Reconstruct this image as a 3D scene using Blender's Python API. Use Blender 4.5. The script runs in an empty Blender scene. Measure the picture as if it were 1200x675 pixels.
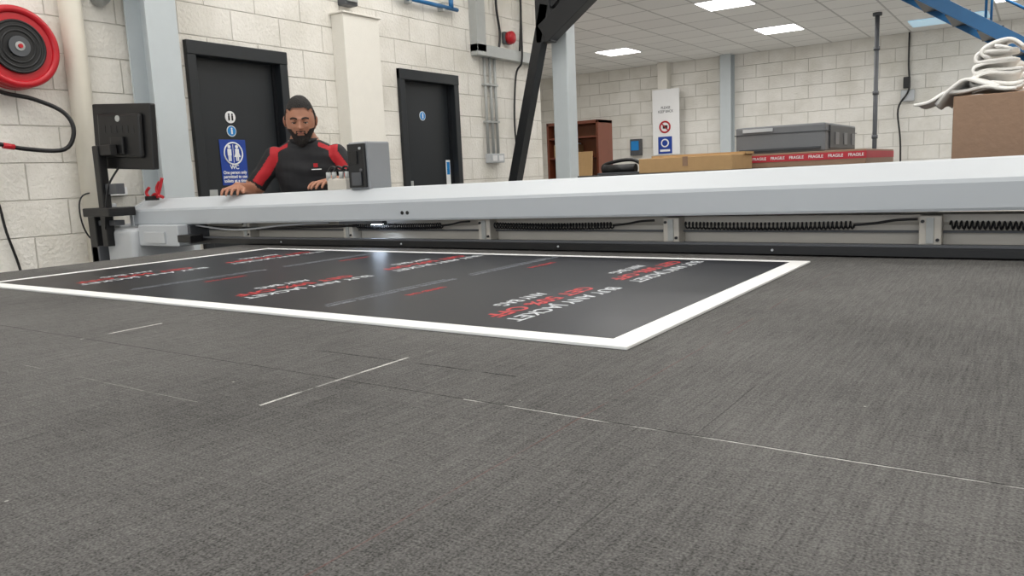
import bpy, bmesh, math, random
from mathutils import Vector, Matrix, noise
random.seed(4)
C = 1.14   # eye height above the floor; heights below are measured from it
TT = -0.29 # table top, relative to eye height
scene = bpy.context.scene
col = scene.collection

# ---------------------------------------------------------------- materials
def lin(c):
    r = []
    for v in c:
        v = v/255.0
        r.append(v/12.92 if v <= 0.04045 else ((v+0.055)/1.055)**2.4)
    return (r[0], r[1], r[2], 1)

def newmat(name):
    m = bpy.data.materials.new(name); m.use_nodes = True
    nt = m.node_tree
    return m, nt, nt.nodes['Principled BSDF']

def mat(name, c, rough=0.5, metal=0.0, var=0.08, nscale=12.0, bump=0.0, bscale=80.0, emis=0.0, spec=0.5):
    m, nt, b = newmat(name)
    b.inputs['Roughness'].default_value = rough
    b.inputs['Metallic'].default_value = metal
    b.inputs['Specular IOR Level'].default_value = spec
    tc = nt.nodes.new('ShaderNodeTexCoord')
    n = nt.nodes.new('ShaderNodeTexNoise'); n.inputs['Scale'].default_value = nscale; n.inputs['Detail'].default_value = 4
    nt.links.new(tc.outputs['Object'], n.inputs['Vector'])
    mx = nt.nodes.new('ShaderNodeMix'); mx.data_type = 'RGBA'
    l = lin(c)
    mx.inputs[6].default_value = tuple(max(0, v*(1-var)) for v in l[:3])+(1,)
    mx.inputs[7].default_value = tuple(min(1, v*(1+var)) for v in l[:3])+(1,)
    nt.links.new(n.outputs['Fac'], mx.inputs[0])
    nt.links.new(mx.outputs[2], b.inputs['Base Color'])
    if emis > 0:
        b.inputs['Emission Color'].default_value = l
        b.inputs['Emission Strength'].default_value = emis
    if bump > 0:
        n2 = nt.nodes.new('ShaderNodeTexNoise'); n2.inputs['Scale'].default_value = bscale
        nt.links.new(tc.outputs['Object'], n2.inputs['Vector'])
        bp = nt.nodes.new('ShaderNodeBump'); bp.inputs['Strength'].default_value = bump; bp.inputs['Distance'].default_value = 0.01
        nt.links.new(n2.outputs['Fac'], bp.inputs['Height']); nt.links.new(bp.outputs[0], b.inputs['Normal'])
    return m

def blockwall(name, axis, base, mortar):
    m, nt, b = newmat(name)
    N = nt.nodes; L = nt.links
    tc = N.new('ShaderNodeTexCoord'); sp = N.new('ShaderNodeSeparateXYZ'); cb = N.new('ShaderNodeCombineXYZ')
    L.new(tc.outputs['Object'], sp.inputs[0])
    L.new(sp.outputs['Y' if axis == 'Y' else 'X'], cb.inputs[0]); L.new(sp.outputs['Z'], cb.inputs[1])
    br = N.new('ShaderNodeTexBrick'); br.offset = 0.5
    br.inputs['Scale'].default_value = 1.0
    br.inputs['Brick Width'].default_value = 0.45; br.inputs['Row Height'].default_value = 0.225
    br.inputs['Mortar Size'].default_value = 0.005; br.inputs['Mortar Smooth'].default_value = 0.8
    b1 = lin(base); b2 = tuple(v*0.96 for v in b1[:3])+(1,)
    br.inputs['Color1'].default_value = b1; br.inputs['Color2'].default_value = b2; br.inputs['Mortar'].default_value = lin(mortar)
    L.new(cb.outputs[0], br.inputs['Vector'])
    n = N.new('ShaderNodeTexNoise'); n.inputs['Scale'].default_value = 2.5; n.inputs['Detail'].default_value = 9
    L.new(tc.outputs['Object'], n.inputs['Vector'])
    rp = N.new('ShaderNodeValToRGB'); rp.color_ramp.elements[0].position = 0.25; rp.color_ramp.elements[0].color = (0.82, 0.81, 0.78, 1)
    rp.color_ramp.elements[1].position = 0.58; rp.color_ramp.elements[1].color = (1, 1, 1, 1)
    L.new(n.outputs['Fac'], rp.inputs[0])
    mx = N.new('ShaderNodeMix'); mx.data_type = 'RGBA'; mx.blend_type = 'MULTIPLY'; mx.inputs[0].default_value = 1
    L.new(br.outputs['Color'], mx.inputs[6]); L.new(rp.outputs[0], mx.inputs[7]); L.new(mx.outputs[2], b.inputs['Base Color'])
    n2 = N.new('ShaderNodeTexNoise'); n2.inputs['Scale'].default_value = 40; n2.inputs['Detail'].default_value = 6
    L.new(tc.outputs['Object'], n2.inputs['Vector'])
    ma = N.new('ShaderNodeMath'); ma.operation = 'MULTIPLY_ADD'; ma.inputs[1].default_value = -1.0
    L.new(br.outputs['Fac'], ma.inputs[0]); L.new(n2.outputs['Fac'], ma.inputs[2])
    bp = N.new('ShaderNodeBump'); bp.inputs['Strength'].default_value = 0.8; bp.inputs['Distance'].default_value = 0.011
    L.new(ma.outputs[0], bp.inputs['Height']); L.new(bp.outputs[0], b.inputs['Normal'])
    b.inputs['Roughness'].default_value = 0.55
    return m

def feltmat():
    m, nt, b = newmat('conveyor_felt'); N = nt.nodes; L = nt.links
    tc = N.new('ShaderNodeTexCoord'); sp = N.new('ShaderNodeSeparateXYZ'); L.new(tc.outputs['Object'], sp.inputs[0])
    def mth(op, a, b_=None, c=None):
        n = N.new('ShaderNodeMath'); n.operation = op
        for i, v in enumerate((a, b_, c)):
            if v is None: continue
            if isinstance(v, (int, float)): n.inputs[i].default_value = v
            else: L.new(v, n.inputs[i])
        return n.outputs[0]
    def nz(sx, sy, detail=3, scale=1.0):
        mp = N.new('ShaderNodeMapping'); mp.inputs['Scale'].default_value = (sx, sy, 1)
        L.new(tc.outputs['Object'], mp.inputs[0])
        n = N.new('ShaderNodeTexNoise'); n.inputs['Scale'].default_value = scale; n.inputs['Detail'].default_value = detail
        L.new(mp.outputs[0], n.inputs['Vector']); return n.outputs['Fac']
    streak = nz(220, 11, 4); streak2 = nz(24, 300, 3); fine = nz(430, 430, 2); big = nz(2.2, 2.2, 6)
    f = mth('MULTIPLY_ADD', streak, 0.46, mth('MULTIPLY_ADD', fine, 1.10, mth('MULTIPLY_ADD', streak2, 0.36, mth('MULTIPLY', big, 0.45))))
    f = mth('ADD', f, -0.685)
    rp = N.new('ShaderNodeValToRGB')
    e = rp.color_ramp.elements
    e[0].position = 0.2; e[0].color = lin((52, 51, 50)); e[1].position = 0.8; e[1].color = lin((114, 112, 110))
    L.new(f, rp.inputs[0])
    cur = rp.outputs[0]
    dash = nz(9, 9, 6); grit = nz(160, 160, 3)
    def band(axis, c0, w, lo, hi, color, thr, amt):
        nonlocal cur
        A = sp.outputs[axis]; O = sp.outputs['Y' if axis == 'X' else 'X']
        wob = mth('MULTIPLY_ADD', nz(5, 5, 2), 0.006, A)
        k = mth('COMPARE', wob, c0+0.003, w)
        k = mth('MULTIPLY', k, mth('GREATER_THAN', O, lo)); k = mth('MULTIPLY', k, mth('LESS_THAN', O, hi))
        if thr: k = mth('MULTIPLY', k, mth('MINIMUM', mth('MULTIPLY', mth('MAXIMUM', mth('SUBTRACT', dash, thr), 0.0), 12.0), 1.0))
        k = mth('MULTIPLY', k, mth('MINIMUM', mth('MULTIPLY', grit, 1.6), 1.0))
        k = mth('MULTIPLY', k, amt)
        mx = N.new('ShaderNodeMix'); mx.data_type = 'RGBA'; mx.clamp_factor = True
        L.new(k, mx.inputs[0]); L.new(cur, mx.inputs[6]); mx.inputs[7].default_value = lin(color); cur = mx.outputs[2]
    band('Y', 0.777, 0.0012, -3.3, 1.4, (30, 30, 29), 0, 0.95)
    band('Y', 0.775, 0.0012, -0.62, 1.4, (205, 203, 198), 0.41, 0.85)
    band('Y', 0.902, 0.0018, -1.09, -0.62, (22, 22, 22), 0.38, 1.0)
    band('X', -0.855, 0.0026, 0.63, 0.93, (215, 213, 208), 0.38, 0.9)
    band('X', -0.851, 0.0015, 0.93, 1.02, (180, 178, 173), 0.41, 0.8)
    band('X', -1.607, 0.0036, 0.77, 0.95, (205, 203, 198), 0.36, 0.9)
    band('Y', 0.60, 0.0010, -1.5, -0.95, (150, 148, 144), 0.46, 0.6)
    band('X', -0.30, 0.0009, 0.2, 1.0, (42, 41, 40), 0.40, 0.6)
    band('X', -0.443, 0.0012, 0.3, 2.2, (116, 62, 56), 0.42, 0.35)
    v = N.new('ShaderNodeTexVoronoi'); v.inputs['Scale'].default_value = 9
    L.new(tc.outputs['Object'], v.inputs['Vector'])
    k = mth('LESS_THAN', v.outputs['Distance'], 0.018)
    mx = N.new('ShaderNodeMix'); mx.data_type = 'RGBA'
    L.new(mth('MULTIPLY', k, 0.6), mx.inputs[0]); L.new(cur, mx.inputs[6]); mx.inputs[7].default_value = lin((180, 178, 172)); cur = mx.outputs[2]
    L.new(cur, b.inputs['Base Color'])
    b.inputs['Roughness'].default_value = 0.85
    b.inputs['Specular IOR Level'].default_value = 0.15
    bp = N.new('ShaderNodeBump'); bp.inputs['Strength'].default_value = 0.3; bp.inputs['Distance'].default_value = 0.002
    L.new(f, bp.inputs['Height']); L.new(bp.outputs[0], b.inputs['Normal'])
    return m

def tilemat():
    m, nt, b = newmat('ceiling_tiles'); N = nt.nodes; L = nt.links
    tc = N.new('ShaderNodeTexCoord'); mp = N.new('ShaderNodeMapping'); mp.inputs['Location'].default_value = (0, 0.2, 0)
    L.new(tc.outputs['Object'], mp.inputs[0])
    br = N.new('ShaderNodeTexBrick'); br.offset = 0; br.inputs['Scale'].default_value = 1
    br.inputs['Brick Width'].default_value = 0.6; br.inputs['Row Height'].default_value = 0.6
    br.inputs['Mortar Size'].default_value = 0.014; br.inputs['Mortar Smooth'].default_value = 0.1
    br.inputs['Color1'].default_value = lin((242, 241, 238)); br.inputs['Color2'].default_value = lin((234, 233, 230)); br.inputs['Mortar'].default_value = lin((192, 191, 188))
    L.new(mp.outputs[0], br.inputs['Vector']); L.new(br.outputs['Color'], b.inputs['Base Color'])
    b.inputs['Roughness'].default_value = 0.8
    return m

M = dict(
 wallL=blockwall('painted_block_left', 'Y', (237, 233, 225), (210, 205, 195)),
 wallB=blockwall('painted_block_back', 'X', (236, 233, 226), (205, 201, 193)),
 plaster=mat('plaster', (233, 229, 220), 0.7, bump=0.2, var=.03),
 floor=mat('concrete_floor', (150, 149, 147), 0.6, var=0.15, nscale=3, bump=0.2),
 tile=tilemat(), felt=feltmat(),
 beam=mat('beam_paint', (186, 190, 194), 0.45, var=0.02),
 beamlow=mat('beam_paint_grey', (180, 185, 190), 0.45, var=0.02),
 alu=mat('aluminium_rail', (200, 194, 184), 0.5, 0.0, var=0.06),
 grey=mat('machine_grey', (186, 189, 192), 0.4, var=0.03),
 mgrey=mat('cutter_head_grey', (138, 141, 145), 0.4, var=0.04),
 dgrey=mat('dark_grey', (78, 80, 84), 0.45),
 black=mat('black_plastic', (16, 16, 18), 0.4, var=0.2),
 blacksteel=mat('black_steel', (20, 22, 26), 0.4, var=0.2),
 door=mat('door_black', (27, 31, 35), 0.45, var=0.15, nscale=4),
 column=mat('column_paint', (190, 197, 200), 0.4, var=0.04),
 cream=mat('cream_pipe', (222, 216, 202), 0.4, var=0.05),
 red=mat('red_plastic', (184, 20, 34), 0.35),
 redtape=mat('red_tape', (186, 42, 56), 0.5),
 white=mat('white_gloss', (236, 236, 236), 0.4, var=0.02),
 foamb=mat('foam_board_white', (232, 232, 230), 0.5, var=0.02),
 ink=mat('poster_ink', (14, 16, 25), 0.36, var=0.1, spec=0.26),
 txtw=mat('poster_text_white', (205, 208, 212), 0.4, var=0.02),
 txtg=mat('poster_text_grey', (120, 124, 132), 0.4, var=0.02),
 txtr=mat('poster_text_red', (190, 30, 36), 0.4, var=0.02),
 blue=mat('sign_blue', (24, 62, 150), 0.4),
 cyan=mat('sign_cyan', (30, 130, 200), 0.4),
 card=mat('cardboard', (182, 148, 104), 0.8, var=0.08, nscale=20, bump=0.1),
 card2=mat('cardboard_wrapped', (146, 117, 94), 0.45, var=0.12, nscale=20, bump=0.2, bscale=30),
 wood=mat('brown_laminate', (112, 58, 38), 0.45, var=0.15, nscale=6),
 woodin=mat('laminate_inside', (150, 92, 60), 0.5, var=0.15, nscale=6),
 foam=mat('foam_wrap', (244, 242, 238), 0.6, bump=0.15, bscale=60, var=.02),
 bluesteel=mat('blue_steel', (34, 104, 158), 0.4),
 conduit=mat('conduit', (172, 174, 172), 0.4, 0.1),
 led=mat('led_panel', (255, 254, 251), 0.5, emis=9.0, var=0.0),
 lampm=mat('tool_lamp', (215, 232, 255), 0.5, emis=80.0, var=0.0),
 skin=mat('skin', (164, 114, 90), 0.5, var=0.08, nscale=30),
 lips=mat('lips', (142, 86, 76), 0.5),
 hair=mat('hair', (28, 24, 22), 0.8, var=0.3, nscale=90, bump=0.6, bscale=160),
 shirt=mat('shirt_black', (19, 19, 23), 0.75, var=0.15, bump=0.25, bscale=18),
 shirtred=mat('shirt_red', (172, 24, 34), 0.75, var=0.1, bump=0.2, bscale=18),
 trousers=mat('trousers', (34, 36, 42), 0.8),
 eyew=mat('eye_white', (220, 214, 206), 0.3), iris=mat('iris', (30, 18, 12), 0.2),
 printer=mat('printer_grey', (110, 112, 115), 0.4, var=0.05),
 printerd=mat('printer_dark', (56, 58, 62), 0.4),
 glass=mat('skylight', (176, 208, 226), 0.4, emis=0.5),
)

# ---------------------------------------------------------------- mesh builder
class B:
    def __init__(s, name): s.name = name; s.bm = bmesh.new(); s.mats = []
    def mi(s, m):
        m = M[m] if isinstance(m, str) else m
        if m not in s.mats: s.mats.append(m)
        return s.mats.index(m)
    def _add(s, res, m, smooth, mtx):
        i = s.mi(m)
        for v in res['verts']:
            if mtx is not None: v.co = mtx @ v.co
            for f in v.link_faces: f.material_index = i; f.smooth = (len(f.verts) == 4) if smooth == 'q' else smooth
    def box(s, x0, x1, y0, y1, z0, z1, m, bev=0.0, mtx=None, seg=2, smooth=False):
        mt = Matrix.Translation(((x0+x1)/2, (y0+y1)/2, (z0+z1)/2)) @ Matrix.Diagonal((abs(x1-x0), abs(y1-y0), abs(z1-z0), 1))
        if not bev:
            s._add(bmesh.ops.create_cube(s.bm, size=1), m, False, (mtx @ mt) if mtx is not None else mt); return
        t = bmesh.new(); bmesh.ops.create_cube(t, size=1); bmesh.ops.transform(t, matrix=mt, verts=t.verts)
        bmesh.ops.bevel(t, geom=t.edges[:]+t.verts[:], offset=bev, segments=seg, affect='EDGES', profile=0.5)
        i = s.mi(m)
        if mtx is not None: bmesh.ops.transform(t, matrix=mtx, verts=t.verts)
        for f in t.faces: f.material_index = i; f.smooth = smooth
        me = bpy.data.meshes.new('tmp'); t.to_mesh(me); t.free(); s.bm.from_mesh(me); bpy.data.meshes.remove(me)
    def cyl(s, p0, p1, r, m, r2=None, seg=20, smooth=True, caps=True):
        p0 = Vector(p0); p1 = Vector(p1); d = p1-p0
        res = bmesh.ops.create_cone(s.bm, cap_ends=caps, segments=seg, radius1=r, radius2=r if r2 is None else r2, depth=d.length)
        q = Vector((0, 0, 1)).rotation_difference(d.normalized()).to_matrix().to_4x4()
        s._add(res, m, 'q', Matrix.Translation((p0+p1)/2) @ q)
    def sph(s, c, r, m, sc=(1, 1, 1), mtx=None, u=20, v=14):
        res = bmesh.ops.create_uvsphere(s.bm, u_segments=u, v_segments=v, radius=r)
        mt = Matrix.Translation(c) @ Matrix.Diagonal((*sc, 1)); s._add(res, m, True, (mtx @ mt) if mtx is not None else mt)
    def torus(s, c, axis, R, r, m, seg=40, sseg=12):
        ax = Vector(axis).normalized(); q = Vector((0, 0, 1)).rotation_difference(ax)
        pts = [Vector(c) + q @ Vector((R*math.cos(a), R*math.sin(a), 0)) for a in [2*math.pi*i/seg for i in range(seg)]]
        s.tube(pts, r, m, sseg, closed=True, sub=0)
    def tube(s, pts, r, m, seg=8, closed=False, sub=6):
        P = [Vector(p) for p in pts]
        if sub and len(P) > 2:
            Q = []
            for i in range(len(P)-1):
                a = P[max(i-1, 0)]; b = P[i]; c = P[i+1]; d = P[min(i+2, len(P)-1)]
                for k in range(sub):
                    t = k/sub
                    Q.append(0.5*((2*b)+(-a+c)*t+(2*a-5*b+4*c-d)*t*t+(-a+3*b-3*c+d)*t**3))
            Q.append(P[-1]); P = Q
        i0 = s.mi(m); rings = []; n = len(P); ref = None
        for i in range(n):
            if closed: T = (P[(i+1) % n]-P[i-1]).normalized()
            else: T = (P[min(i+1, n-1)]-P[max(i-1, 0)]).normalized()
            if ref is None: ref = T.orthogonal().normalized()
            ref = (ref - T*ref.dot(T)).normalized(); bn = T.cross(ref)
            rings.append([s.bm.verts.new(P[i]+ref*r*math.cos(2*math.pi*k/seg)+bn*r*math.sin(2*math.pi*k/seg)) for k in range(seg)])
        rng = range(n) if closed else range(n-1)
        for i in rng:
            a = rings[i]; b = rings[(i+1) % n]
            for k in range(seg):
                f = s.bm.faces.new((a[k], a[(k+1) % seg], b[(k+1) % seg], b[k])); f.material_index = i0; f.smooth = True
        if not closed:
            for rr in (rings[0], rings[-1]):
                f = s.bm.faces.new(rr); f.material_index = i0
    def prismx(s, prof, x0, x1, mats, zf=lambda x: 0.0):
        a = [s.bm.verts.new((x0, y, z+zf(x0))) for y, z in prof]; b = [s.bm.verts.new((x1, y, z+zf(x1))) for y, z in prof]
        n = len(prof)
        for i in range(n):
            f = s.bm.faces.new((a[i], a[(i+1) % n], b[(i+1) % n], b[i])); f.material_index = s.mi(mats[i])
        f = s.bm.faces.new(a); f.material_index = s.mi(mats[-1]); f = s.bm.faces.new(b); f.material_index = s.mi(mats[-1])
    def poly(s, pts, m):
        f = s.bm.faces.new([s.bm.verts.new(p) for p in pts]); f.material_index = s.mi(m)
    def done(s, parent=None, raise_z=True, world=None):
        bmesh.ops.recalc_face_normals(s.bm, faces=s.bm.faces)
        if raise_z: bmesh.ops.translate(s.bm, vec=(0, 0, C), verts=s.bm.verts)
        me = bpy.data.meshes.new(s.name); s.bm.to_mesh(me); s.bm.free()
        for m in s.mats: me.materials.append(m)
        o = bpy.data.objects.new(s.name, me); col.objects.link(o)
        if world is not None: o.matrix_world = world
        if parent: o.parent = parent
        return o

def empty(name, loc=(0, 0, 0)):
    e = bpy.data.objects.new(name, None); col.objects.link(e); e.location = loc; e.empty_display_size = 0.1; return e

TEXTS = []
def text(name, body, loc, R, size, m, parent, width=None, off=0.0, ext=0.0004):
    cu = bpy.data.curves.new(name, 'FONT'); cu.body = body; cu.size = size; cu.align_x = 'CENTER'; cu.align_y = 'CENTER'
    cu.offset = off; cu.extrude = ext; cu.materials.append(M[m])
    o = bpy.data.objects.new(name, cu); col.objects.link(o); o.parent = parent
    TEXTS.append((o, Vector(loc), R, width)); return o
def place_texts():
    bpy.context.view_layer.update()
    dims = [o.dimensions.x for o, _, _, _ in TEXTS]
    for (o, loc, R, width), dx in zip(TEXTS, dims):
        sx = width/max(dx, 1e-4) if width else 1
        o.matrix_basis = Matrix.Translation(loc) @ R.to_4x4() @ Matrix.Diagonal((sx, 1, 1, 1))

# ---------------------------------------------------------------- room shell
NC = 3.2  # near bay ceiling (rel to eye height)
XL = -5.1
b = B('wall_left')
segs = [(-3.0, 3.40, -C, NC), (4.30, 5.63, -C, NC), (6.54, 8.2, -C, NC), (3.40, 4.30, 1.07, NC), (5.63, 6.54, 1.07, NC)]
for y0, y1, z0, z1 in segs: b.box(XL-0.25, XL, y0, y1, z0, z1, 'wallL')
b.done()
b = B('wall_return'); b.box(-9.0, XL-0.25, 7.95, 8.2, -C, NC, 'wallB'); b.done()
b = B('wall_far_left'); b.box(-9.25, -9.0, 7.95, 14.2, -C, 2.1, 'wallL'); b.done()
b = B('wall_back'); b.box(-9.25, 5.0, 14.2, 14.45, -C, 2.1, 'wallB'); b.done()
b = B('wall_right'); b.box(5.0, 5.25, -3.25, 14.45, -C, NC, 'wallL'); b.done()
b = B('wall_front')   # unseen wall; its wide window band is added to admit fill light
b.box(XL-0.25, 5.0, -3.25, -3.0, -C, -.1, 'wallB'); b.box(XL-0.25, 5.0, -3.25, -3.0, 1.9, NC, 'wallB')
b.box(XL-.25, -3.5, -3.25, -3.0, -.1, 1.9, 'wallB'); b.box(3.5, 5.0, -3.25, -3.0, -.1, 1.9, 'wallB'); b.done()
b = B('added_fill_window')  # added frame for the fill-light opening, out of view behind the camera
for x in (-3.5, -1.77, -.04, 1.69, 3.42): b.box(x, x+.08, -3.2, -3.08, -.1, 1.9, 'dgrey')
b.box(-3.5, 3.5, -3.2, -3.08, -.1, -.04, 'dgrey'); b.box(-3.5, 3.5, -3.2, -3.08, 1.84, 1.9, 'dgrey'); b.done()
b = B('floor'); b.box(-9.25, 5.25, -3.25, 14.45, -C-0.1, -C, 'floor'); b.done()
b = B('ceiling'); b.box(-9.25, 5.0, 8.2, 14.2, 2.0, 2.1, 'tile')
b.box(XL-0.25, 5.25, -3.25, 8.2, NC, NC+0.1, 'plaster'); b.box(XL, 5.0, 8.2, 8.3, 2.1, NC+.1, 'plaster'); b.done()

def ledpanel(x, y, z, sx=0.6, sy=0.6):
    b = B('ceiling_light_panel')
    b.box(x-sx/2, x+sx/2, y-sy/2, y+sy/2, z-0.012, z+0.0, 'white')
    b.box(x-sx/2+.02, x+sx/2-.02, y-sy/2+.02, y+sy/2-.02, z-0.016, z-0.011, 'led'); b.done()
for x in (-5.95, -3.3, -0.3, 2.7):
    for y in (9.7, 12.1): ledpanel(x, y, 2.0)
for x in (-3.4, 0.0, 3.2):
    for y in (-1.2, 1.5, 4.4, 7.0): ledpanel(x, y, NC, 1.2, 0.6)
def area(x, y, z, sx, sy, e, c=(1, .988, .965), rot=None, name='ceiling_lamp'):
    l = bpy.data.lights.new(name, 'AREA'); l.shape = 'RECTANGLE'; l.size = sx; l.size_y = sy; l.energy = e; l.color = c
    o = bpy.data.objects.new(name, l); col.objects.link(o); o.location = (x, y, z+C)
    if rot: o.rotation_euler = rot
area(-2.6, 1.5, NC-.05, 3.5, 4.5, 70); area(1.8, 2.0, NC-.05, 3.5, 5, 42)
area(-2.6, 5.8, NC-.05, 3.5, 3, 60); area(1.8, 6.0, NC-.05, 3.5, 3, 38)
area(-4.6, 11, 1.97, 5, 3.5, 94); area(1.0, 11, 1.97, 5, 3.5, 84)
area(0, -3.1, .9, 6.8, 1.9, 84, (.92, .96, 1), (math.radians(90), 0, 0), 'added_window_fill')  # fill light added behind the camera to lift ceiling, back wall and beam

# ---------------------------------------------------------------- doors
def door(name, y0, y1, zt):
    b = B(name)
    b.box(XL-.12, XL+.035, y0, y0+.075, -C, zt, 'door', .006); b.box(XL-.12, XL+.035, y1-.075, y1, -C, zt, 'door', .006)
    b.box(XL-.12, XL+.04, y0, y1, zt-.10, zt, 'door', .006)
    b.box(XL-.10, XL-.055, y0+.075, y1-.075, -C+.01, zt-.10, 'door', .003)
    b.box(XL-.055, XL-.035, y0+.075, y0+.10, -C+.01, zt-.10, 'blacksteel'); b.box(XL-.055, XL-.035, y1-.10, y1-.075, -C+.01, zt-.10, 'blacksteel')
    b.box(XL-.055, XL-.045, y0+.13, y0+.2, -.2, 0.0, 'conduit')
    b.cyl((XL-.05, y0+.16, -.08), (XL+.0, y0+.16, -.08), .01, 'conduit'); b.cyl((XL, y0+.16, -.08), (XL, y0+.28, -.08), .009, 'conduit')
    return b.done()
door('door_1', 3.40, 4.30, 1.07); door('door_2', 5.63, 6.54, 1.065)
RW = Matrix(((0, 0, 1), (1, 0, 0), (0, 1, 0)))  # text on the left wall, facing +X
def round_sign(name, y, z, r, m, x=XL-.053):
    b = B(name); b.cyl((x, y, z), (x+.004, y, z), r, 'white', seg=32); b.cyl((x+.004, y, z), (x+.006, y, z), r*.86, m, seg=32)
    mm = 'white' if m != 'white' else 'black'
    for dy in ((-.32, .32) if m == 'white' else (0,)):
        b.cyl((x+.006, y+dy*r, z+r*.45), (x+.008, y+dy*r, z+r*.45), r*.16, mm, seg=12); b.box(x+.006, x+.008, y+dy*r-r*.16, y+dy*r+r*.16, z-r*.55, z+r*.28, mm)
    b.done()
round_sign('toilet_round_sign', 3.775, .545, .046, 'white'); round_sign('fire_door_round_sign', 3.775, .44, .042, 'cyan')
round_sign('fire_door_round_sign', 6.03, .64, .045, 'cyan')
e = empty('toilet_rules_sign')
b = B('panel'); x = XL-.054
b.box(x, x+.004, 3.655, 3.89, .03, .375, 'blue', .002)
b.torus((x+.005, 3.772, .27), (1, 0, 0), .082, .006, 'white', 36, 6)
for yy, sk in ((3.738, 0), (3.806, 1)):
    b.cyl((x+.004, yy, .322), (x+.006, yy, .322), .014, 'white', seg=16)
    b.box(x+.004, x+.006, yy-.017, yy+.017, .255, .305, 'white')
    b.box(x+.004, x+.006, yy-.013, yy-.002, .212, .26, 'white'); b.box(x+.004, x+.006, yy+.002, yy+.013, .212, .26, 'white')
    if sk: b.poly([(x+.0062, yy-.030, .243), (x+.0062, yy+.030, .243), (x+.0062, yy, .315)], 'white')
b.box(x+.004, x+.006, 3.7705, 3.7735, .2, .34, 'white')
b.done(e)
text('wc', 'WC', (x+.006, 3.772, .165+C), RW, .045, 'white', e, off=.001)
for i, t in enumerate(('One person only', 'permitted to use', 'toilets at a time')):
    text('line_%d' % i, t, (x+.006, 3.772, .125-.032*i+C), RW, .034, 'white', e, width=.21, off=.0008)
b = B('door_notice'); b.box(XL-.054, XL-.05, 6.36, 6.43, -.1, .2, 'white', .002); b.box(XL-.05, XL-.048, 6.372, 6.418, .05, .18, 'cyan'); b.done()

# ---------------------------------------------------------------- wall furniture, left
b = B('boxed_pilaster'); b.box(XL, -4.95, 4.84, 5.27, -C, 1.44, 'plaster', .006)
b.box(XL, -4.93, 4.82, 5.29, 1.44, 1.455, 'plaster', .004); b.box(XL, -4.93, 4.82, 5.29, -C, -C+.1, 'plaster', .004); b.done()
b = B('wall_vent'); b.box(XL, -5.0, 4.93, 5.08, 1.53, 1.75, 'dgrey', .01); b.box(-5.0, -4.98, 4.95, 5.06, 1.56, 1.58, 'conduit'); b.box(-5.0, -4.98, 4.95, 5.06, 1.62, 1.64, 'conduit'); b.done()
b = B('steel_column')
for xa, xb in ((-4.815, -4.80), (-5.045, -5.03)): b.box(xa, xb, 2.955, 3.175, -C, NC, 'column')
b.box(-5.03, -4.815, 3.06, 3.07, -C, NC, 'column'); b.box(-5.06, -4.78, 2.93, 3.2, -C, -C+.02, 'column'); b.done()
b = B('drain_pipe')
b.cyl((-5.03, 2.60, -C), (-5.03, 2.60, NC), .066, 'cream', seg=28)
for z in (-.5, 1.6): b.cyl((-5.03, 2.60, z), (-5.03, 2.60, z+.07), .071, 'cream', seg=28); b.box(XL, -5.05, 2.53, 2.67, z+.02, z+.05, 'cream')
b.done()
b = B('flue_pipe_bend'); b.tube([(-5.1, 2.82, 1.26), (-5.0, 2.80, 1.27), (-4.93, 2.79, 1.36), (-4.93, 2.79, 1.8), (-4.93, 2.79, 2.6), (-4.93, 2.79, NC)], .055, 'conduit', 20); b.done()
b = B('air_hose_reel')
cy, cz = 2.22, .87
b.box(XL, -5.03, cy-.06, cy+.06, cz-.2, cz+.2, 'dgrey', .01)
b.cyl((-5.04, cy, cz), (-4.93, cy, cz), .232, 'red', seg=56); b.torus((-4.935, cy, cz), (1, 0, 0), .212, .022, 'red', 56); b.torus((-5.03, cy, cz), (1, 0, 0), .215, .022, 'red', 56)
b.cyl((-4.93, cy, cz), (-4.915, cy, cz), .150, 'black', seg=48)
for r in (.145, .118, .090): b.torus((-4.918, cy, cz), (1, 0, 0), r, .008, 'black', 48, 8)
b.cyl((-4.912, cy, cz), (-4.90, cy, cz), .058, 'dgrey', seg=32); b.cyl((-4.90, cy, cz), (-4.895, cy, cz), .026, 'conduit', seg=32); b.cyl((-4.895, cy, cz), (-4.885, cy, cz), .012, 'red')
b.done()
b = B('air_hose')
b.tube([(-4.99, 2.0, .72), (-5.0, 2.12, .62), (-5.0, 2.30, .585), (-4.95, 2.44, .51), (-4.93, 2.48, .40), (-4.95, 2.42, .285), (-5.0, 2.22, .29), (-5.0, 2.05, .32), (-5.03, 1.9, .3)], .013, 'black', 10)
b.cyl((-5.0, 2.16, .30), (-5.0, 2.10, .31), .017, 'red'); b.done()
b = B('wall_cable'); b.tube([(-5.08, 1.9, .3), (-5.08, 2.05, .04), (-5.08, 2.09, -.2), (-5.08, 2.14, -.45), (-5.08, 2.17, -.8), (-5.08, 2.17, -1.1)], .008, 'black')
b.tube([(-5.05, 2.7, .02), (-4.96, 2.5, .0), (-4.94, 2.46, -.12), (-4.94, 2.5, -.26), (-4.94, 2.62, -.36), (-4.95, 2.62, -.6)], .005, 'black'); b.done()
b = B('switch_box'); b.box(XL, -5.04, 2.69, 2.84, -.01, .045, 'white', .006); b.box(XL, -5.05, 2.68, 2.76, -.13, -.06, 'grey', .006); b.done()
b = B('cable_trunking')
b.box(XL, -5.0, 6.82, 6.98, 1.34, NC, 'conduit', .004); b.box(XL, -5.0, 6.82, 8.15, 1.30, 1.42, 'conduit', .004); b.box(-5.0, -4.99, 6.81, 6.99, 1.9, 1.95, 'conduit')
for y in (7.02, 7.12, 7.21): b.cyl((-5.07, y, .25), (-5.07, y, 1.31), .016, 'conduit')
for z in (.6, 1.0): b.box(XL, -5.05, 6.99, 7.24, z, z+.02, 'conduit')
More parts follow.
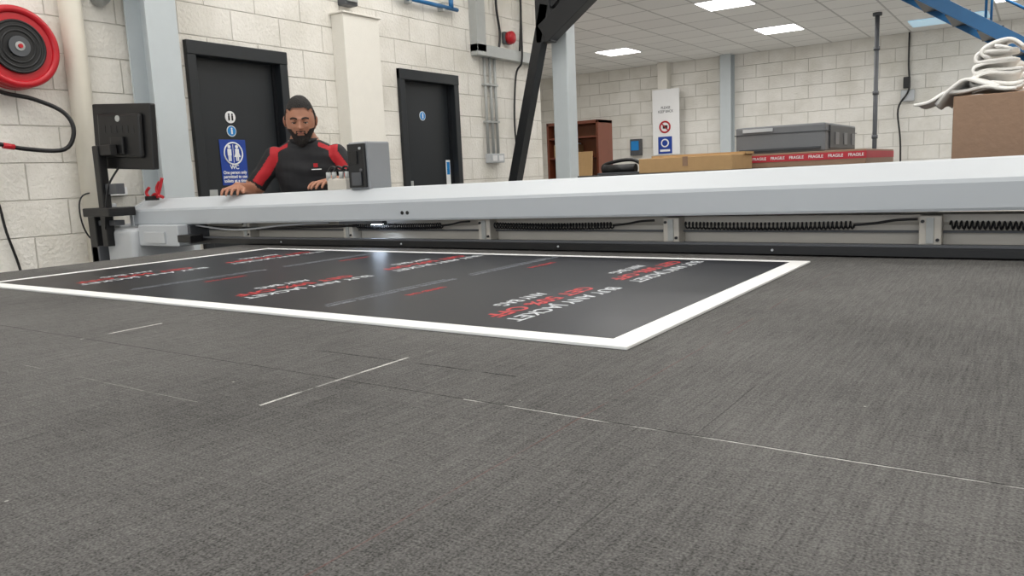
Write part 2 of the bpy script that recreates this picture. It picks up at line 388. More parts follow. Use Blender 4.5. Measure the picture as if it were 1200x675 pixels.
b.box(XL, -5.02, 7.0, 7.26, .16, .26, 'grey', .006); b.box(-5.02, -5.015, 7.03, 7.11, .18, .24, 'white'); b.box(-5.02, -5.015, 7.15, 7.23, .18, .24, 'white')
b.tube([(-4.985, 7.66, 2.3), (-4.985, 7.66, 1.6), (-4.985, 7.64, 1.3), (-5.06, 7.62, 1.15), (-5.06, 7.55, .6), (-5.06, 7.6, 0), (-5.06, 7.5, -.6)], .012, 'black')
b.tube([(-5.06, 7.30, 2.4), (-5.06, 7.28, 1.9), (-5.06, 7.33, 1.6), (-5.06, 7.3, 1.42)], .014, 'black'); b.tube([(-5.06, 7.75, 2.4), (-5.06, 7.78, 1.9), (-5.06, 7.72, 1.42)], .014, 'black')
b.done()
b = B('fire_alarm_bell'); b.box(XL, -5.05, 7.42, 7.56, 1.49, 1.62, 'dgrey', .01); b.cyl((-5.05, 7.49, 1.555), (-5.0, 7.49, 1.555), .07, 'red', seg=28); b.sph((-5.0, 7.49, 1.555), .066, 'red', (.45, 1, 1)); b.done()
b = B('blue_air_pipe'); b.cyl((-5.04, 5.65, 1.72), (-5.04, 6.55, 1.72), .02, 'bluesteel'); b.cyl((-5.04, 6.45, 1.72), (-5.04, 6.45, 1.82), .025, 'bluesteel'); b.box(XL, -5.03, 5.8, 5.84, 1.68, 1.76, 'conduit'); b.box(XL, -5.03, 6.3, 6.34, 1.68, 1.76, 'conduit'); b.done()

# ---------------------------------------------------------------- mezzanine leg + black brace
b = B('support_post'); b.box(-4.17, -3.99, 6.95, 7.13, -C, NC, 'column', .01); b.box(-4.24, -3.92, 6.88, 7.2, -C, -C+.02, 'column'); b.done()
def slantbox(b, p0, p1, w, d, m):
    p0 = Vector(p0); p1 = Vector(p1); dv = p1-p0; L = dv.length; z = dv.normalized(); y = Vector((0, 1, 0)); x = y.cross(z).normalized()
    R = Matrix((x, y, z)).transposed().to_4x4()
    b.box(-w/2, w/2, -d/2, d/2, 0, L, m, .004, mtx=Matrix.Translation(p0) @ R)
b = B('black_steel_brace')
slantbox(b, (-4.86, 6.78, -C), (-4.10, 6.78, 1.66), .10, .12, 'blacksteel')
slantbox(b, (-4.12, 6.78, 1.38), (-3.0, 6.78, 2.15), .20, .14, 'blacksteel'); slantbox(b, (-4.05, 6.78, 1.66), (-3.1, 6.78, 2.34), .10, .1, 'blacksteel')
slantbox(b, (-4.12, 6.78, 1.3), (-4.12, 6.78, 2.6), .17, .12, 'blacksteel')
for t in (.15, .3, .45, .7): slantbox(b, (-4.1+t, 6.78, 1.44+t*.69), (-4.0+t, 6.78, 1.78+t*.69), .05, .06, 'blacksteel')
b.done()

# ---------------------------------------------------------------- back area
b = B('steel_column'); b.box(-6.08, -5.89, 14.0, 14.2, -C, 2.0, 'plaster', .01); b.done()
b = B('steel_column')
xa, xb = -4.86, -4.66
b.box(xa, xb, 13.98, 14.0, -C, 2.0, 'column'); b.box(xa, xb, 14.17, 14.19, -C, 2.0, 'column'); b.box(-4.77, -4.75, 14.0, 14.17, -C, 2.0, 'column')
b.done()
e = empty('safety_notice_board')
b = B('panel'); b.box(-6.17, -5.63, 13.95, 13.97, .28, 1.5, 'white', .004)
b.torus((-5.92, 13.945, .80), (0, 1, 0), .10, .016, 'red', 36, 8); b.cyl((-5.98, 13.945, .86), (-5.86, 13.945, .74), .01, 'red'); b.box(-5.96, -5.87, 13.94, 13.95, .77, .83, 'black')
b.box(-6.06, -5.78, 13.94, 13.95, .30, .62, 'blue', .004); b.cyl((-5.92, 13.94, .50), (-5.92, 13.935, .50), .08, 'white', seg=24); b.cyl((-5.92, 13.936, .50), (-5.92, 13.93, .50), .055, 'blue', seg=24)
b.box(-6.02, -5.82, 13.935, 13.94, .34, .38, 'white'); b.done(e)
RB = Matrix(((1, 0, 0), (0, 0, -1), (0, 1, 0)))
text('heading', 'PLEASE\nKEEP BACK', (-5.9, 13.945, 1.12+C), RB, .07, 'dgrey', e, width=.3)
b = B('hanging_cable_pole'); b.cyl((-1.94, 11.95, -C), (-1.94, 11.95, 2.0), .03, 'dgrey'); b.cyl((-1.94, 11.95, 1.96), (-1.94, 11.95, 2.0), .06, 'dgrey'); b.box(-2.04, -1.84, 11.85, 12.05, -C, -C+.02, 'dgrey')
for z in (.3, .9, 1.5): b.cyl((-1.94, 11.95, z), (-1.94, 11.95, z+.05), .04, 'dgrey')
b.done()
b = B('wall_socket'); b.box(-1.92, -1.72, 14.12, 14.2, .92, 1.1, 'grey', .01); b.box(-1.88, -1.78, 14.05, 14.12, 1.12, 1.3, 'black', .01)
b.tube([(-1.82, 14.15, 2.0), (-1.82, 14.15, 1.5), (-1.8, 14.1, 1.1), (-1.95, 14.1, .8), (-1.9, 14.1, .2), (-1.9, 14.15, -1.0)], .014, 'black'); b.done()
b = B('blue_wall_cabinet'); b.box(-6.72, -6.5, 14.08, 14.2, .3, .62, 'dgrey', .01); b.box(-6.69, -6.53, 14.07, 14.08, .4, .58, 'cyan'); b.done()
b = B('skylight_diffuser'); b.box(-1.7, -.7, 13.0, 13.6, 1.98, 1.995, 'glass'); b.done()

b = B('bookcase')
x0, x1, y0, y1, zt = -5.52, -4.74, 9.0, 9.4, .68
b.box(x0, x0+.03, y0, y1, -C, zt, 'wood'); b.box(x1-.03, x1, y0, y1, -C, zt, 'wood'); b.box(x0, x1, y0, y1, zt-.04, zt, 'wood', .003); b.box(x0+.03, x1-.03, y1-.02, y1, -C, zt-.04, 'woodin')
for z in (-1.08, -.75, -.42, -.09, .2, .46): b.box(x0+.03, x1-.03, y0+.01, y1-.02, z, z+.02, 'wood')
for i in range(9): b.box(x0+.06+i*.035, x0+.06+i*.035+.028, y0+.08, y1-.05, .22, .22+.16+.04*random.random(), random.choice(['card', 'dgrey', 'white', 'woodin']))
b.done()
b = B('cardboard_sheet'); b.box(-.17, .17, -.01, .01, 0, 1.42, 'card', mtx=Matrix.Translation((-4.95, 8.78, -C)) @ Matrix.Rotation(math.radians(-5), 4, 'X')); b.done()

b = B('packing_bench'); b.box(-2.9, 1.6, 5.15, 7.25, -.055, -.02, 'black', .004)
for x in (-2.8, -.7, 1.45):
    for y in (5.25, 7.1): b.box(x-.04, x+.04, y-.04, y+.04, -C, -.055, 'grey')
b.box(-2.8, 1.45, 5.23, 5.27, -.9, -.84, 'grey'); b.box(-2.8, 1.45, 7.08, 7.12, -.9, -.84, 'grey'); b.done()
b = B('flat_cardboard_box'); b.box(-2.46, -1.76, 5.3, 5.75, -.02, .085, 'card', .004); b.box(-2.12, -2.08, 5.298, 5.752, .02, .0865, 'card2'); b.box(-2.47, -1.75, 5.55, 5.76, .085, .105, 'card'); b.done()
b = B('tape_dispenser_frame')
b.tube([(-2.83, 5.45, -.005), (-2.83, 5.45, .05), (-2.72, 5.45, .08), (-2.58, 5.45, .085), (-2.5, 5.45, .04), (-2.5, 5.45, -.005)], .014, 'black', 10)
b.cyl((-2.8, 5.4, .02), (-2.53, 5.4, .02), .035, 'black'); b.box(-2.84, -2.49, 5.36, 5.5, -.02, -.005, 'dgrey', .003); b.done()
e = empty('fragile_taped_carton')
b = B('carton'); b.box(-1.95, -1.0, 5.85, 7.05, -.02, .083, 'card2', .004); b.box(-1.952, -.998, 5.847, 7.052, .02, .07, 'redtape'); b.done(e)
for i in range(7): text('label_%d' % i, 'FRAGILE', (-1.87+.134*i, 5.845, .045+C), RB, .03, 'white', e, width=.10, off=.0004)
b = B('desktop_plotter')
b.box(-1.93, -1.28, 5.9, 6.98, .083, .285, 'printer', .012); b.box(-1.90, -1.31, 5.885, 5.9, .10, .12, 'printerd', .003); b.box(-1.94, -1.27, 5.895, 6.985, .225, .230, 'printerd')
b.box(-1.281, -1.268, 6.0, 6.9, .1, .27, 'printerd', .004)
for y in (6.15, 6.45, 6.75): b.box(-1.27, -1.262, y, y+.12, .13, .22, 'printer', .003)
b.box(-1.87, -1.65, 5.88, 5.89, .245, .27, 'grey'); b.done()
b = B('wrapped_carton'); b.box(-.44, .5, 5.3, 5.95, -.02, .35, 'card2', .006); b.box(-.442, .502, 5.6, 5.66, -.02, .352, 'card'); b.box(.02, .08, 5.297, 5.953, -.02, .352, 'card'); b.done()
def sheet(b, pts_u, width, m, amp, seedv, nv=20):
    P = [Vector(p) for p in pts_u]; Q = []
    for i in range(len(P)-1):
        a = P[max(i-1, 0)]; bb = P[i]; c = P[i+1]; d = P[min(i+2, len(P)-1)]
        for k in range(6):
            t = k/6; Q.append(0.5*((2*bb)+(-a+c)*t+(2*a-5*bb+4*c-d)*t*t+(-a+3*bb-3*c+d)*t**3))
    Q.append(P[-1]); W = Vector(width); g = []
    for q in Q:
        row = []
        for j in range(nv+1):
            p = q+W*(j/nv-.5); n = noise.noise_vector(p*6+Vector((seedv, 0, 0)))*amp
            pp = p+n; pp.z = max(pp.z, .362 if pp.x > -.45 else .2)
            row.append(b.bm.verts.new(pp))
        g.append(row)
    for i in range(len(g)-1):
        for j in range(nv):
            f = b.bm.faces.new((g[i][j], g[i+1][j], g[i+1][j+1], g[i][j+1])); f.material_index = b.mi(m); f.smooth = True
b = B('foam_wrap_pile')
zz = [(-.34, 5.55, .37)]
for i in range(7):
    s_ = 1 if i % 2 else -1
    h = .375+i*.036; w_ = .125-.008*i
    zz += [(-.22-s_*w_*.9, 5.55, h), (-.22-s_*w_*1.05, 5.55, h+.016), (-.22-s_*w_*.9, 5.55, h+.032), (-.22, 5.55, h+.030)]
sheet(b, zz, (.03, .34, 0), 'foam', .045, 3)
sheet(b, [(-.12, 5.5, .60), (-.17, 5.5, .645), (-.25, 5.5, .63), (-.29, 5.5, .58), (-.26, 5.5, .55)], (.03, .26, 0), 'foam', .04, 8)
sheet(b, [(-.1, 5.5, .368), (-.3, 5.5, .375), (-.44, 5.5, .38), (-.53, 5.48, .335), (-.62, 5.46, .315)], (0.05, .4, 0), 'foam', .03, 22)
sheet(b, [(-.2, 5.45, .38), (-.34, 5.45, .44), (-.42, 5.45, .39), (-.5, 5.45, .30)], (0.05, .3, 0), 'foam', .03, 31)
o = b.done(); md = o.modifiers.new('solid', 'SOLIDIFY'); md.thickness = .016; md.offset = 1

b = B('blue_steel_staircase')
def sp_(x): return 1.49-(x+.87)*.68
for y in (9.0, 9.9):
    slantbox(b, (-1.5, y, sp_(-1.5)), (2.9, y, sp_(2.9)), .12, .05, 'bluesteel')
    b.cyl((-1.5, y, sp_(-1.5)+.45), (2.9, y, sp_(2.9)+.45), .014, 'bluesteel'); b.cyl((-1.5, y, sp_(-1.5)+.85), (2.9, y, sp_(2.9)+.85), .018, 'bluesteel')
    for i in range(11): x = -1.3+i*.4; b.cyl((x, y, sp_(x)), (x, y, sp_(x)+.85), .012, 'bluesteel')
for i in range(15):
    x = -1.3+i*.28; b.box(x-.11, x+.11, 9.02, 9.88, sp_(x)-.01, sp_(x)+.015, 'blacksteel')
g = b.bm.verts[:]+b.bm.edges[:]+b.bm.faces[:]
bmesh.ops.bisect_plane(b.bm, geom=g, plane_co=(0, 0, -C+.001), plane_no=(0, 0, -1), clear_outer=True)
g = b.bm.verts[:]+b.bm.edges[:]+b.bm.faces[:]
bmesh.ops.bisect_plane(b.bm, geom=g, plane_co=(0, 0, 1.97), plane_no=(0, 0, 1), clear_outer=True)
b.done()

# ---------------------------------------------------------------- cutting table
b = B('cutting_table')
b.box(-3.42, 1.5, -.5, 2.78, TT-.03, TT, 'felt')
b.box(-3.46, -3.422, -.5, 2.78, TT-.16, TT-.004, 'grey', .004); b.box(1.502, 1.54, -.5, 2.78, TT-.16, TT-.004, 'grey', .004)
b.box(-3.42, 1.5, -.46, 2.74, TT-.16, TT-.032, 'grey')
for x in (-3.2, -1.0, 1.2):
    for y in (-.3, 2.5): b.box(x-.06, x+.06, y-.06, y+.06, -C, TT-.16, 'dgrey', .005)
b.box(-3.2, 1.2, -.33, -.27, -.95, -.87, 'dgrey'); b.box(-3.2, 1.2, 2.47, 2.53, -.95, -.87, 'dgrey')
b.done()

e = empty('printed_poster_board')
px0, px1, py0, py1 = -3.0, -.545, 1.115, 2.34
b = B('board'); b.box(px0, px1, py0, py1, TT+.0005, TT+.006, 'foamb', .001)
b.box(px0+.045, px1-.05, py0+.05, py1-.04, TT+.006, TT+.0064, 'ink'); b.done(e)
RT = Matrix.Rotation(math.radians(-90), 3, 'Z'); zt = TT+.0068+C
n = 0
for ci in range(3):
    for ri in range(2):
        dx = -.84*ci; y = 1.465+.565*ri; n += 1
        text('headline_%d' % n, 'BUY ANY JACKET', (-.858+dx, y, zt), RT, .056, 'txtw', e, width=.46, off=.0006, ext=.0001)
        text('offer_%d' % n, 'GET 50% OFF', (-.922+dx, y, zt), RT, .060, 'txtr', e, width=.42, off=.0012, ext=.0001)
        text('item_%d' % n, 'ANY BAG', (-.985+dx, y, zt), RT, .052, 'txtw', e, width=.19, off=.0006, ext=.0001)
        if ci < 2:
            text('terms_%d' % n, 'SELECTED LINES ONLY - IN STORE - WHILE STOCKS LAST - TERMS APPLY', (-1.375+dx, y, zt), RT, .026, 'txtg', e, width=.49, off=.0008, ext=.0001)
            text('terms_b_%d' % n, 'OFFER ENDS SOON, ASK A MEMBER OF STAFF FOR FULL DETAILS OF THE PROMOTION', (-1.397+dx, y, zt), RT, .014, 'txtg', e, width=.45, off=.0003, ext=.0001)
            text('code_%d' % n, 'LIMITED TIME', (-1.30+dx, y+.03, zt), RT, .026, 'txtr', e, width=.15, off=.0006, ext=.0001)

# ---------------------------------------------------------------- gantry
gz = lambda x: .008*(x+2.2)
e = empty('cutter_gantry')
b = B('beam')
prof = [(2.50, -.168), (2.497, -.16), (2.497, -.09), (2.503, -.078), (2.60, -.027), (2.62, -.022), (2.80, -.022), (2.80, -.168)]
b.prismx(prof, -4.40, 1.9, ['beamlow', 'beamlow', 'beamlow', 'beam', 'beam', 'beam', 'beamlow', 'beamlow'], gz)
b.prismx([(2.49, -.172), (2.49, -.075), (2.60, -.018), (2.81, -.016), (2.81, -.172)], -4.43, -4.40, ['grey']*5, gz)
for x in (-2.28, -2.25): b.cyl((x, 2.499, -.135), (x, 2.494, -.135), .008, 'black', seg=14)
b.done(e)
b = B('lower_rail')
b.prismx([(2.62, -.262), (2.62, -.2), (2.612, -.19), (2.612, -.168), (2.74, -.168), (2.74, -.262)], -3.9, 1.9, ['alu']*6)
b.prismx([(2.60, -.222), (2.60, -.216), (2.62, -.216), (2.62, -.222)], -3.9, 1.9, ['dgrey']*4)
b.prismx([(2.50, -.284), (2.50, -.258), (2.74, -.258), (2.74, -.284)], -3.85, 1.9, ['black']*4)
b.prismx([(2.505, -.2575), (2.505, -.25), (2.53, -.25), (2.53, -.2575)], -3.85, 1.9, ['dgrey']*4)
for x in (-3.45, -2.69, -1.89, -1.07, -.26, .6):
    b.box(x-.03, x+.03, 2.56, 2.62, -.258, -.168, 'alu', .004); b.box(x-.010, x+.010, 2.555, 2.56, -.25, -.175, 'conduit')
    b.cyl((x-.02, 2.56, -.185), (x-.02, 2.554, -.185), .005, 'black', seg=10); b.cyl((x+.02, 2.56, -.24), (x+.02, 2.554, -.24), .005, 'black', seg=10)
for x in (-3.1, -2.3, -1.5, -.7, .2): b.cyl((x, 2.50, -.271), (x, 2.497, -.271), .004, 'grey', seg=10)
b.done(e)
b = B('coiled_cables')
for xa, xb in ((-2.63, -2.12), (-1.84, -1.30), (-1.02, -.47), (-.21, .5)):
    nn = int((xb-xa)/.013); pts = []
    for i in range(nn*8+1):
        a = 2*math.pi*i/8; t = i/(nn*8); pts.append((xa+(xb-xa)*t, 2.565+.011*math.cos(a), -.196-.004*math.sin(math.pi*t)+.011*math.sin(a)))
    b.tube(pts, .0032, 'black', 5, sub=0)
    b.tube([(xb, 2.565, -.196), (xb+.06, 2.56, -.19), (xb+.12, 2.545, -.18), (xb+.18, 2.53, -.176)], .004, 'black')
b.tube([(-3.85, 2.55, -.2), (-3.3, 2.54, -.205), (-2.9, 2.54, -.2), (-2.63, 2.565, -.196)], .006, 'black')
b.tube([(-3.85, 2.535, -.19), (-3.5, 2.535, -.215), (-3.1, 2.535, -.19), (-2.8, 2.55, -.18)], .005, 'grey'); b.done(e)
b = B('drive_housing')
b.box(-4.56, -4.27, 2.40, 2.80, -.46, -.20, 'grey', .03, seg=4); b.box(-4.62, -4.5, 2.46, 2.76, -.40, -.18, 'grey', .02, seg=3)
b.box(-4.27, -3.88, 2.44, 2.78, -.300, -.182, 'beam', .006); b.box(-4.0, -3.86, 2.5, 2.74, -.29, -.19, 'dgrey', .004)
b.box(-4.5, -3.5, 2.48, 2.76, -.52, -.42, 'dgrey', .01); b.box(-4.2, -4.0, 2.43, 2.44, -.285, -.22, 'grey', .003)
b.box(-4.5, -4.3, 2.5, 2.7, -C, -.5, 'grey', .01)
b.box(-3.86, -3.74, 2.42, 2.5, -.275, -.235, 'black', .004)
b.done(e)
b = B('cutting_head')
b.box(-2.69, -2.56, 2.60, 2.745, -.03, .19, 'mgrey', .008); b.box(-2.685, -2.575, 2.588, 2.60, -.02, .182, 'blacksteel', .003)
b.box(-2.67, -2.62, 2.582, 2.589, .09, .15, 'black', .002); b.cyl((-2.60, 2.588, .16), (-2.60, 2.582, .16), .006, 'grey'); b.cyl((-2.60, 2.588, .06), (-2.60, 2.582, .06), .008, 'dgrey')
b.box(-2.66, -2.6, 2.58, 2.588, -.01, .05, 'dgrey', .002)
for (x, y, z, w) in ((-2.80, 2.66, -.005, .05), (-2.87, 2.68, .0, .035)): b.box(x-w, x+w, y-.03, y+.03, -.03, z+.03, 'alu', .006)
for x in (-2.90, -2.86, -2.81, -2.77): b.cyl((x, 2.66, .02), (x, 2.66, .06), .012, 'conduit'); b.tube([(x, 2.66, .06), (x+.02, 2.67, .085), (x+.08, 2.68, .06), (-2.69, 2.68, .05)], .006, 'black')
b.box(-2.70, -2.42, 2.515, 2.545, -.186, -.172, 'dgrey', .002)
b.box(-2.49, -2.44, 2.517, 2.543, -.1875, -.186, 'lampm')
b.done(e)
b = B('work_clamps')
b.box(-4.30, -4.22, 2.52, 2.56, -.045, -.02, 'black')
b.tube([(-4.24, 2.55, -.04), (-4.2, 2.55, .0), (-4.17, 2.56, .08)], .009, 'red'); b.tube([(-4.2, 2.55, -.03), (-4.22, 2.55, .02), (-4.20, 2.56, .06)], .009, 'red'); b.tube([(-4.3, 2.55, -.035), (-4.33, 2.55, .0), (-4.31, 2.56, .03)], .009, 'red')
b.tube([(-4.28, 2.55, -.03), (-4.24, 2.55, -.01), (-4.18, 2.56, -.03)], .009, 'red'); b.done(e)

# ---------------------------------------------------------------- monitor on stand
e = empty('operator_monitor')
ctr = Vector((-4.36, 2.47, .325)); Rm = Matrix.Translation(ctr) @ Matrix.Rotation(math.radians(11), 4, 'Z') @ Matrix.Rotation(math.radians(3.5), 4, 'Y')
b = B('screen_body')
b.box(-.23, .23, -.01, .03, -.185, .185, 'black', .008, mtx=Rm); b.box(-.17, .17, -.035, -.005, -.12, .13, 'black', .015, mtx=Rm)
b.cyl(Rm @ Vector((0, -.035, .10)), Rm @ Vector((0, -.037, .10)), .018, 'conduit'); b.box(-.05, .05, -.055, -.03, -.10, 0.0, 'black', .006, mtx=Rm)
b.box(-.215, .215, .030, .0315, -.17, .17, 'dgrey', mtx=Rm)
for k in range(6): b.box(-.12+k*.045, -.10+k*.045, -.0365, -.034, .02, .06, 'blacksteel', mtx=Rm)
b.done(e)
b = B('stand')
b.box(-4.52, -4.46, 2.36, 2.41, -.30, .28, 'black', .006); b.box(-4.50, -4.34, 2.37, 2.41, .22, .28, 'black', .005)
b.box(-4.46, -4.34, 2.38, 2.43, -.0, .06, 'dgrey', .004)
b.box(-4.63, -4.34, 2.32, 2.48, -.125, -.075, 'black', .006); b.box(-4.66, -4.58, 2.36, 2.46, -.42, -.12, 'black', .006); b.box(-4.62, -4.4, 2.38, 2.44, -.18, -.15, 'dgrey', .003)
b.box(-4.65, -4.57, 2.36, 2.46, -C, -.30, 'dgrey', .006)
b.tube([(-4.40, 2.44, .15), (-4.42, 2.38, .05), (-4.44, 2.36, -.08), (-4.47, 2.36, -.2)], .006, 'black')
b.done(e)

# ---------------------------------------------------------------- man
man = empty('man')
MW = Matrix.Translation((-3.50, 3.05, 0)) @ Matrix.Rotation(math.radians(38), 4, 'Z')
body = B('body')
def loft(b, rings, m, seg=28):
    g = []
    for (z, rx, ry, cy_, p) in rings:
        row = []
        for k in range(seg):
            a = 2*math.pi*k/seg; cx_ = math.cos(a); sy = math.sin(a)
            row.append(b.bm.verts.new((rx*math.copysign(abs(cx_)**p, cx_), cy_+ry*math.copysign(abs(sy)**p, sy), z)))
        g.append(row)
    for i in range(len(g)-1):
        for k in range(seg):
            b.bm.faces.new((g[i][k], g[i][(k+1) % seg], g[i+1][(k+1) % seg], g[i+1][k])).material_index = b.mi(m)
    b.bm.faces.new(g[0]); b.bm.faces.new(g[-1])
loft(body, [(.84, .12, .09, .07, 1), (.88, .165, .115, .07, .9), (.97, .162, .118, .06, .85), (1.06, .158, .122, .045, .85), (1.15, .170, .128, .03, .85), (1.24, .185, .126, .018, .85), (1.30, .190, .112, .01, .88), (1.345, .172, .092, .0, .95), (1.375, .132, .075, -.005, 1), (1.40, .084, .066, -.012, 1), (1.44, .062, .062, -.03, 1), (1.50, .055, .058, -.045, 1)], 'shirt')
def limb(b, pts, rads, m='skin', u=14, v=10):
    for i in range(len(pts)-1): b.cyl(pts[i], pts[i+1], rads[i], m, r2=rads[i+1], seg=u)
    for p, r in zip(pts, rads): b.sph(p, r, m, u=u, v=v)
Zl = Vector((0, 0, 1)); arms = {}
for s, elb, wr in ((-1, (-.325, -.01, 1.115), (-.335, -.235, 1.150)), (1, (.320, -.04, 1.10), (.185, -.245, 1.165))):
    sh = Vector((s*.176, .0, 1.312)); elb = Vector(elb); wr = Vector(wr)
    limb(body, [sh, sh.lerp(elb, .4), sh.lerp(elb, .78)], [.060, .060, .060])
    limb(body, [sh.lerp(elb, .7), elb, elb.lerp(wr, .35), wr], [.044, .042, .041, .027])
    arms[s] = (sh, elb, wr)
    d = (wr-elb).normalized(); d.z = -.12; d.normalize(); side = d.cross(Zl).normalized(); up = side.cross(d).normalized()
    if side.x*s < 0: side = -side            # side points outward (little-finger side)
    if up.z < 0: up = -up
    for t in (-.030, -.010, .010, .030): limb(body, [wr+d*.010+side*t*.6, wr+d*.085+side*t], [.015, .012])
    for t, Lf in ((-.033, .074), (-.011, .083), (.011, .077), (.032, .060)):
        base = wr+d*.086+side*t
        p1 = base+d*Lf*.45+up*.002+side*t*.25; p2 = p1+d*Lf*.30-up*.010+side*t*.08; p3 = p2+d*Lf*.18-up*.014
        limb(body, [base, p1, p2, p3], [.0098, .0092, .0085, .0078], u=10, v=8)
    tb = wr+d*.028-side*.022; t1 = tb-side*.026+d*.026-up*.004; t2 = t1-side*.010+d*.028-up*.008; t3 = t2+d*.02-up*.006
    limb(body, [tb, t1, t2, t3], [.015, .0125, .0108, .0092], u=10, v=8)
for s in (-1, 1):
    limb(body, [(s*.09, .07, .88), (s*.10, .06, .66), (s*.105, .05, .48), (s*.11, .065, .30), (s*.115, .08, .10)], [.098, .082, .062, .058, .045])
    limb(body, [(s*.115, .09, .05), (s*.125, -.02, .042), (s*.13, -.09, .032)], [.046, .045, .034])
bo = body.done(raise_z=False)
md = bo.modifiers.new('r', 'REMESH'); md.mode = 'VOXEL'; md.voxel_size = .0052
md = bo.modifiers.new('s', 'SMOOTH'); md.factor = .5; md.iterations = 3
dg = bpy.context.evaluated_depsgraph_get(); me = bpy.data.meshes.new_from_object(bo.evaluated_get(dg))
bpy.data.objects.remove(bo)
me.materials.clear()
for k in ('shirt', 'shirtred', 'skin', 'trousers', 'black'): me.materials.append(M[k])
def segt(p, a, b_):
    ab = b_-a; t = (p-a).dot(ab)/ab.length_squared; tc_ = max(0, min(1, t)); return t, (p-(a+ab*tc_)).length
cos = [v.co.copy() for v in me.vertices]; nrs = [v.normal.copy() for v in me.vertices]
pols = [(f.center.copy()) for f in me.polygons]
flat = []
for p, nr in zip(cos, nrs):
    if .92 < p.z < 1.36 and p.y > -.2:
        inarm = False
        for s in (-1, 1):
            t, dd = segt(p, arms[s][0], arms[s][1])
            if t > .76: inarm = inarm or dd < .07
        if not inarm:
            p = p+nr*(noise.noise(Vector((p.x*9, p.y*9, p.z*16)))*.008+noise.noise(Vector((p.x*4+p.z*20, p.y*6, p.z*9)))*.006)
    flat += [p.x, p.y, p.z]
idx = []
for p in pols:
    mi = 0
    if p.z < .91: mi = 3
    if p.z < .09: mi = 4
    if p.z > 1.395: mi = 2
    if .95 < p.z < 1.37:
        if p.y < -.16: mi = 2
        for s in (-1, 1):
            sh, el, wr = arms[s]
            if p.x*s < .11: continue
            t, d1 = segt(p, sh, el); t2, d2 = segt(p, el, wr)
            if (t > .80 and d1 < .075) or (d2 < .055 and t > .6): mi = 2
            elif d1 < .085 and t > -.25 and mi != 2:
                off = p-sh.lerp(el, max(0, min(1, t)))
                if off.y < -.02 and -.034 < off.x*s < .012 and t < .72: mi = 1
    if mi == 0 and p.y < .0 and p.z < 1.39 and p.z > 1.2:
        u = abs(p.x)
        if .085 < u < .17 and abs((p.z-1.372)+(u-.085)*.45) < .012: mi = 1
    idx.append(mi)
me.vertices.foreach_set('co', flat); me.polygons.foreach_set('material_index', idx); me.polygons.foreach_set('use_smooth', [True]*len(idx)); me.update()
o = bpy.data.objects.new('body', me); col.objects.link(o); o.matrix_world = MW; o.parent = man
b = B('collar')
b.tube([(.070*math.cos(a), -.020+.070*math.sin(a), 1.400+.012*math.sin(a)) for a in [2*math.pi*i/24 for i in range(24)]], .013, 'shirt', 8, closed=True, sub=0)
b.box(.062, .084, -.128, -.118, 1.24, 1.262, 'shirtred'); b.box(.050, .104, -.128, -.120, 1.226, 1.231, 'white')
b.done(man, raise_z=False, world=MW)
t = bmesh.new(); bmesh.ops.create_uvsphere(t, u_segments=128, v_segments=96, radius=1)
g2 = lambda v, c, w: math.exp(-((v-c)/w)**2)
def sst(a, b_, x):
    x = max(0, min(1, (x-a)/(b_-a))); return x*x*(3-2*x)
tag = {}
for v in t.verts:
    x, y, z = v.co
    px_, py_, pz = x*.076, y*.097, z*.122
    low = max(0, -z)
    px_ *= 1-.26*low**1.6
    px_ *= 1+.05*g2(z, -.45, .3)
    px_ *= 1-.05*g2(z, .55, .3)
    if y > 0: py_ *= 1-.25*low**1.2
    front = sst(0, -.6, y)
    py_ -= front*.030*g2(x, 0, .13)*(g2(z, -.20, .09)+.45*g2(z, -.04, .14))
    px_ += math.copysign(.004, x)*front*g2(abs(x), .14, .08)*g2(z, -.24, .05)
    py_ += front*.012*g2(abs(x), .38, .17)*g2(z, .02, .09)
    py_ -= front*.006*g2(z, .17, .07)*sst(.75, .3, abs(x))
    py_ -= front*.005*g2(abs(x), .45, .15)*g2(z, -.18, .12)
    py_ -= front*.009*g2(x, 0, .22)*g2(z, -.47, .05)
    py_ -= front*.010*g2(x, 0, .3)*g2(z, -.78, .15)
    hair = (y < -.35 and z > .56-.10*g2(abs(x), .66, .12)) or (y >= -.35 and z > (.36 if y < -.1 else (.0 if y < .15 else -.42)))
    beard = (y < .10 and z < -.53+.26*sst(.32, .68, abs(x))) or (-.26 < y < -.06 and -.5 < z < .45)
    must = y < -.5 and -.40 < z < -.34 and abs(x) < .32
    goat = y < -.5 and .25 < abs(x) < .34 and z < -.35
    lipsr = y < -.5 and (x/.22)**2+((z+.465)/.055)**2 < 1
    nn = Vector((x, y, z)); d = Vector((px_, py_, pz)); k = 0
    if hair: d += nn*.008*(1+.3*noise.noise(nn*14)); k = 1
    elif lipsr: k = 2
    elif beard or must or goat:
        k = 1; amt = .003+.012*sst(-.55, -.95, z)*sst(.1, -.4, y)
        if -.30 < y and z > -.4: amt = .002
        d += nn*amt*(1+.35*noise.noise(nn*16))
        if y < 0: d.z -= .012*sst(-.6, -.95, z)
    tag[v.index] = k; v.co = d
Hm = Matrix.Translation((0, -.075, 1.508)) @ Matrix.Rotation(math.radians(8), 4, 'Z') @ Matrix.Rotation(math.radians(14), 4, 'X') @ Matrix.Scale(1.04, 4)
head = B('head')
for m in ('skin', 'hair', 'lips'): head.mi(m)
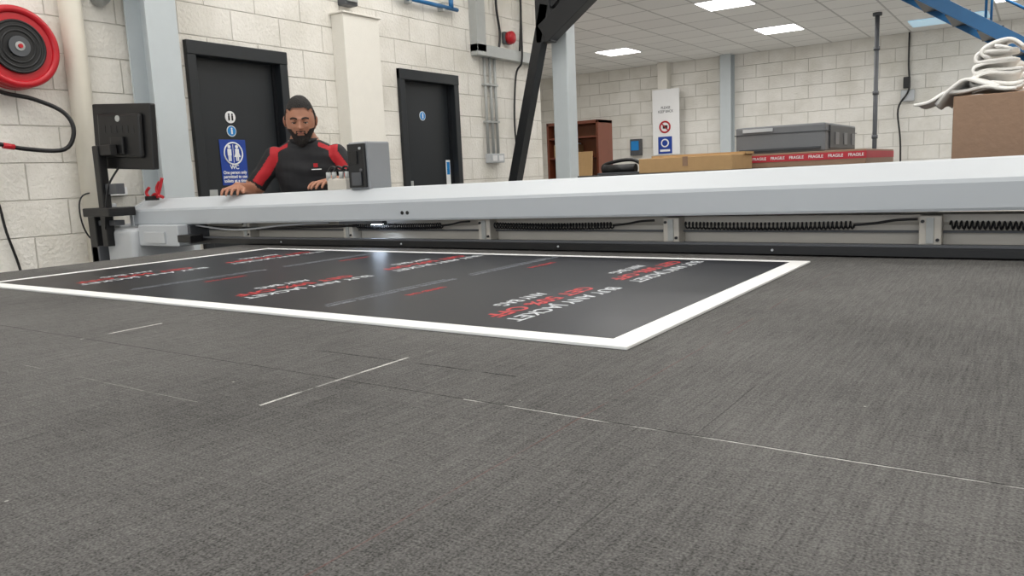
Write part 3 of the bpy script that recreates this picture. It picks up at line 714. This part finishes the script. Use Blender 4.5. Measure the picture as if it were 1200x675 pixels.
for f in t.faces:
    c_ = [tag[v.index] for v in f.verts]; f.material_index = max(set(c_), key=c_.count); f.smooth = True
bmesh.ops.transform(t, matrix=Hm, verts=t.verts)
me2 = bpy.data.meshes.new('tmp'); t.to_mesh(me2); t.free(); head.bm.from_mesh(me2); bpy.data.meshes.remove(me2)
for s in (-1, 1):
    head.sph((s*.030, -.076, .003), .0125, 'eyew', mtx=Hm); head.sph((s*.030, -.0855, -.001), .0058, 'iris', (1, .6, 1), mtx=Hm)
    head.sph((s*.030, -.0755, .0060), .0138, 'skin', (1.1, 1, .80), mtx=Hm); head.box(s*.030-.013, s*.030+.013, -.0895, -.085, -.0008, .0012, 'hair', mtx=Hm)
    head.tube([Hm @ Vector(q) for q in ((s*.012, -.101, .020), (s*.022, -.101, .025), (s*.034, -.096, .026), (s*.047, -.086, .020))], .0042, 'hair', 6)
    head.sph((0, 0, 0), 1, 'skin', (.008, .018, .031), mtx=Hm @ Matrix.Translation((s*.080, .006, -.006)) @ Matrix.Rotation(s*math.radians(18), 4, 'Z'))
    head.sph((0, 0, 0), 1, 'lips', (.004, .009, .018), mtx=Hm @ Matrix.Translation((s*.087, .001, -.002)) @ Matrix.Rotation(s*math.radians(18), 4, 'Z'))
head.done(man, raise_z=False, world=MW)
place_texts()

# ---------------------------------------------------------------- camera
cam = bpy.data.cameras.new('camera'); co = bpy.data.objects.new('camera', cam); col.objects.link(co)
Rr = Vector((.8264, .5614, -.0442)).normalized(); F = Vector((-.5613, .8150, -.1436)).normalized()
U = Rr.cross(F).normalized(); F = U.cross(Rr).normalized()
mw = Matrix((Rr, U, -F)).transposed().to_4x4(); mw.translation = Vector((0, 0, C)); co.matrix_world = mw
cam.sensor_width = 36; cam.lens = 900/1200*36; cam.clip_start = .02; cam.clip_end = 100
scene.camera = co
w = bpy.data.worlds.new('world'); scene.world = w; w.use_nodes = True
w.node_tree.nodes['Background'].inputs[0].default_value = (.8, .85, .9, 1); w.node_tree.nodes['Background'].inputs[1].default_value = .6
scene.view_settings.view_transform = 'Standard'
scene.view_settings.exposure = 0.0
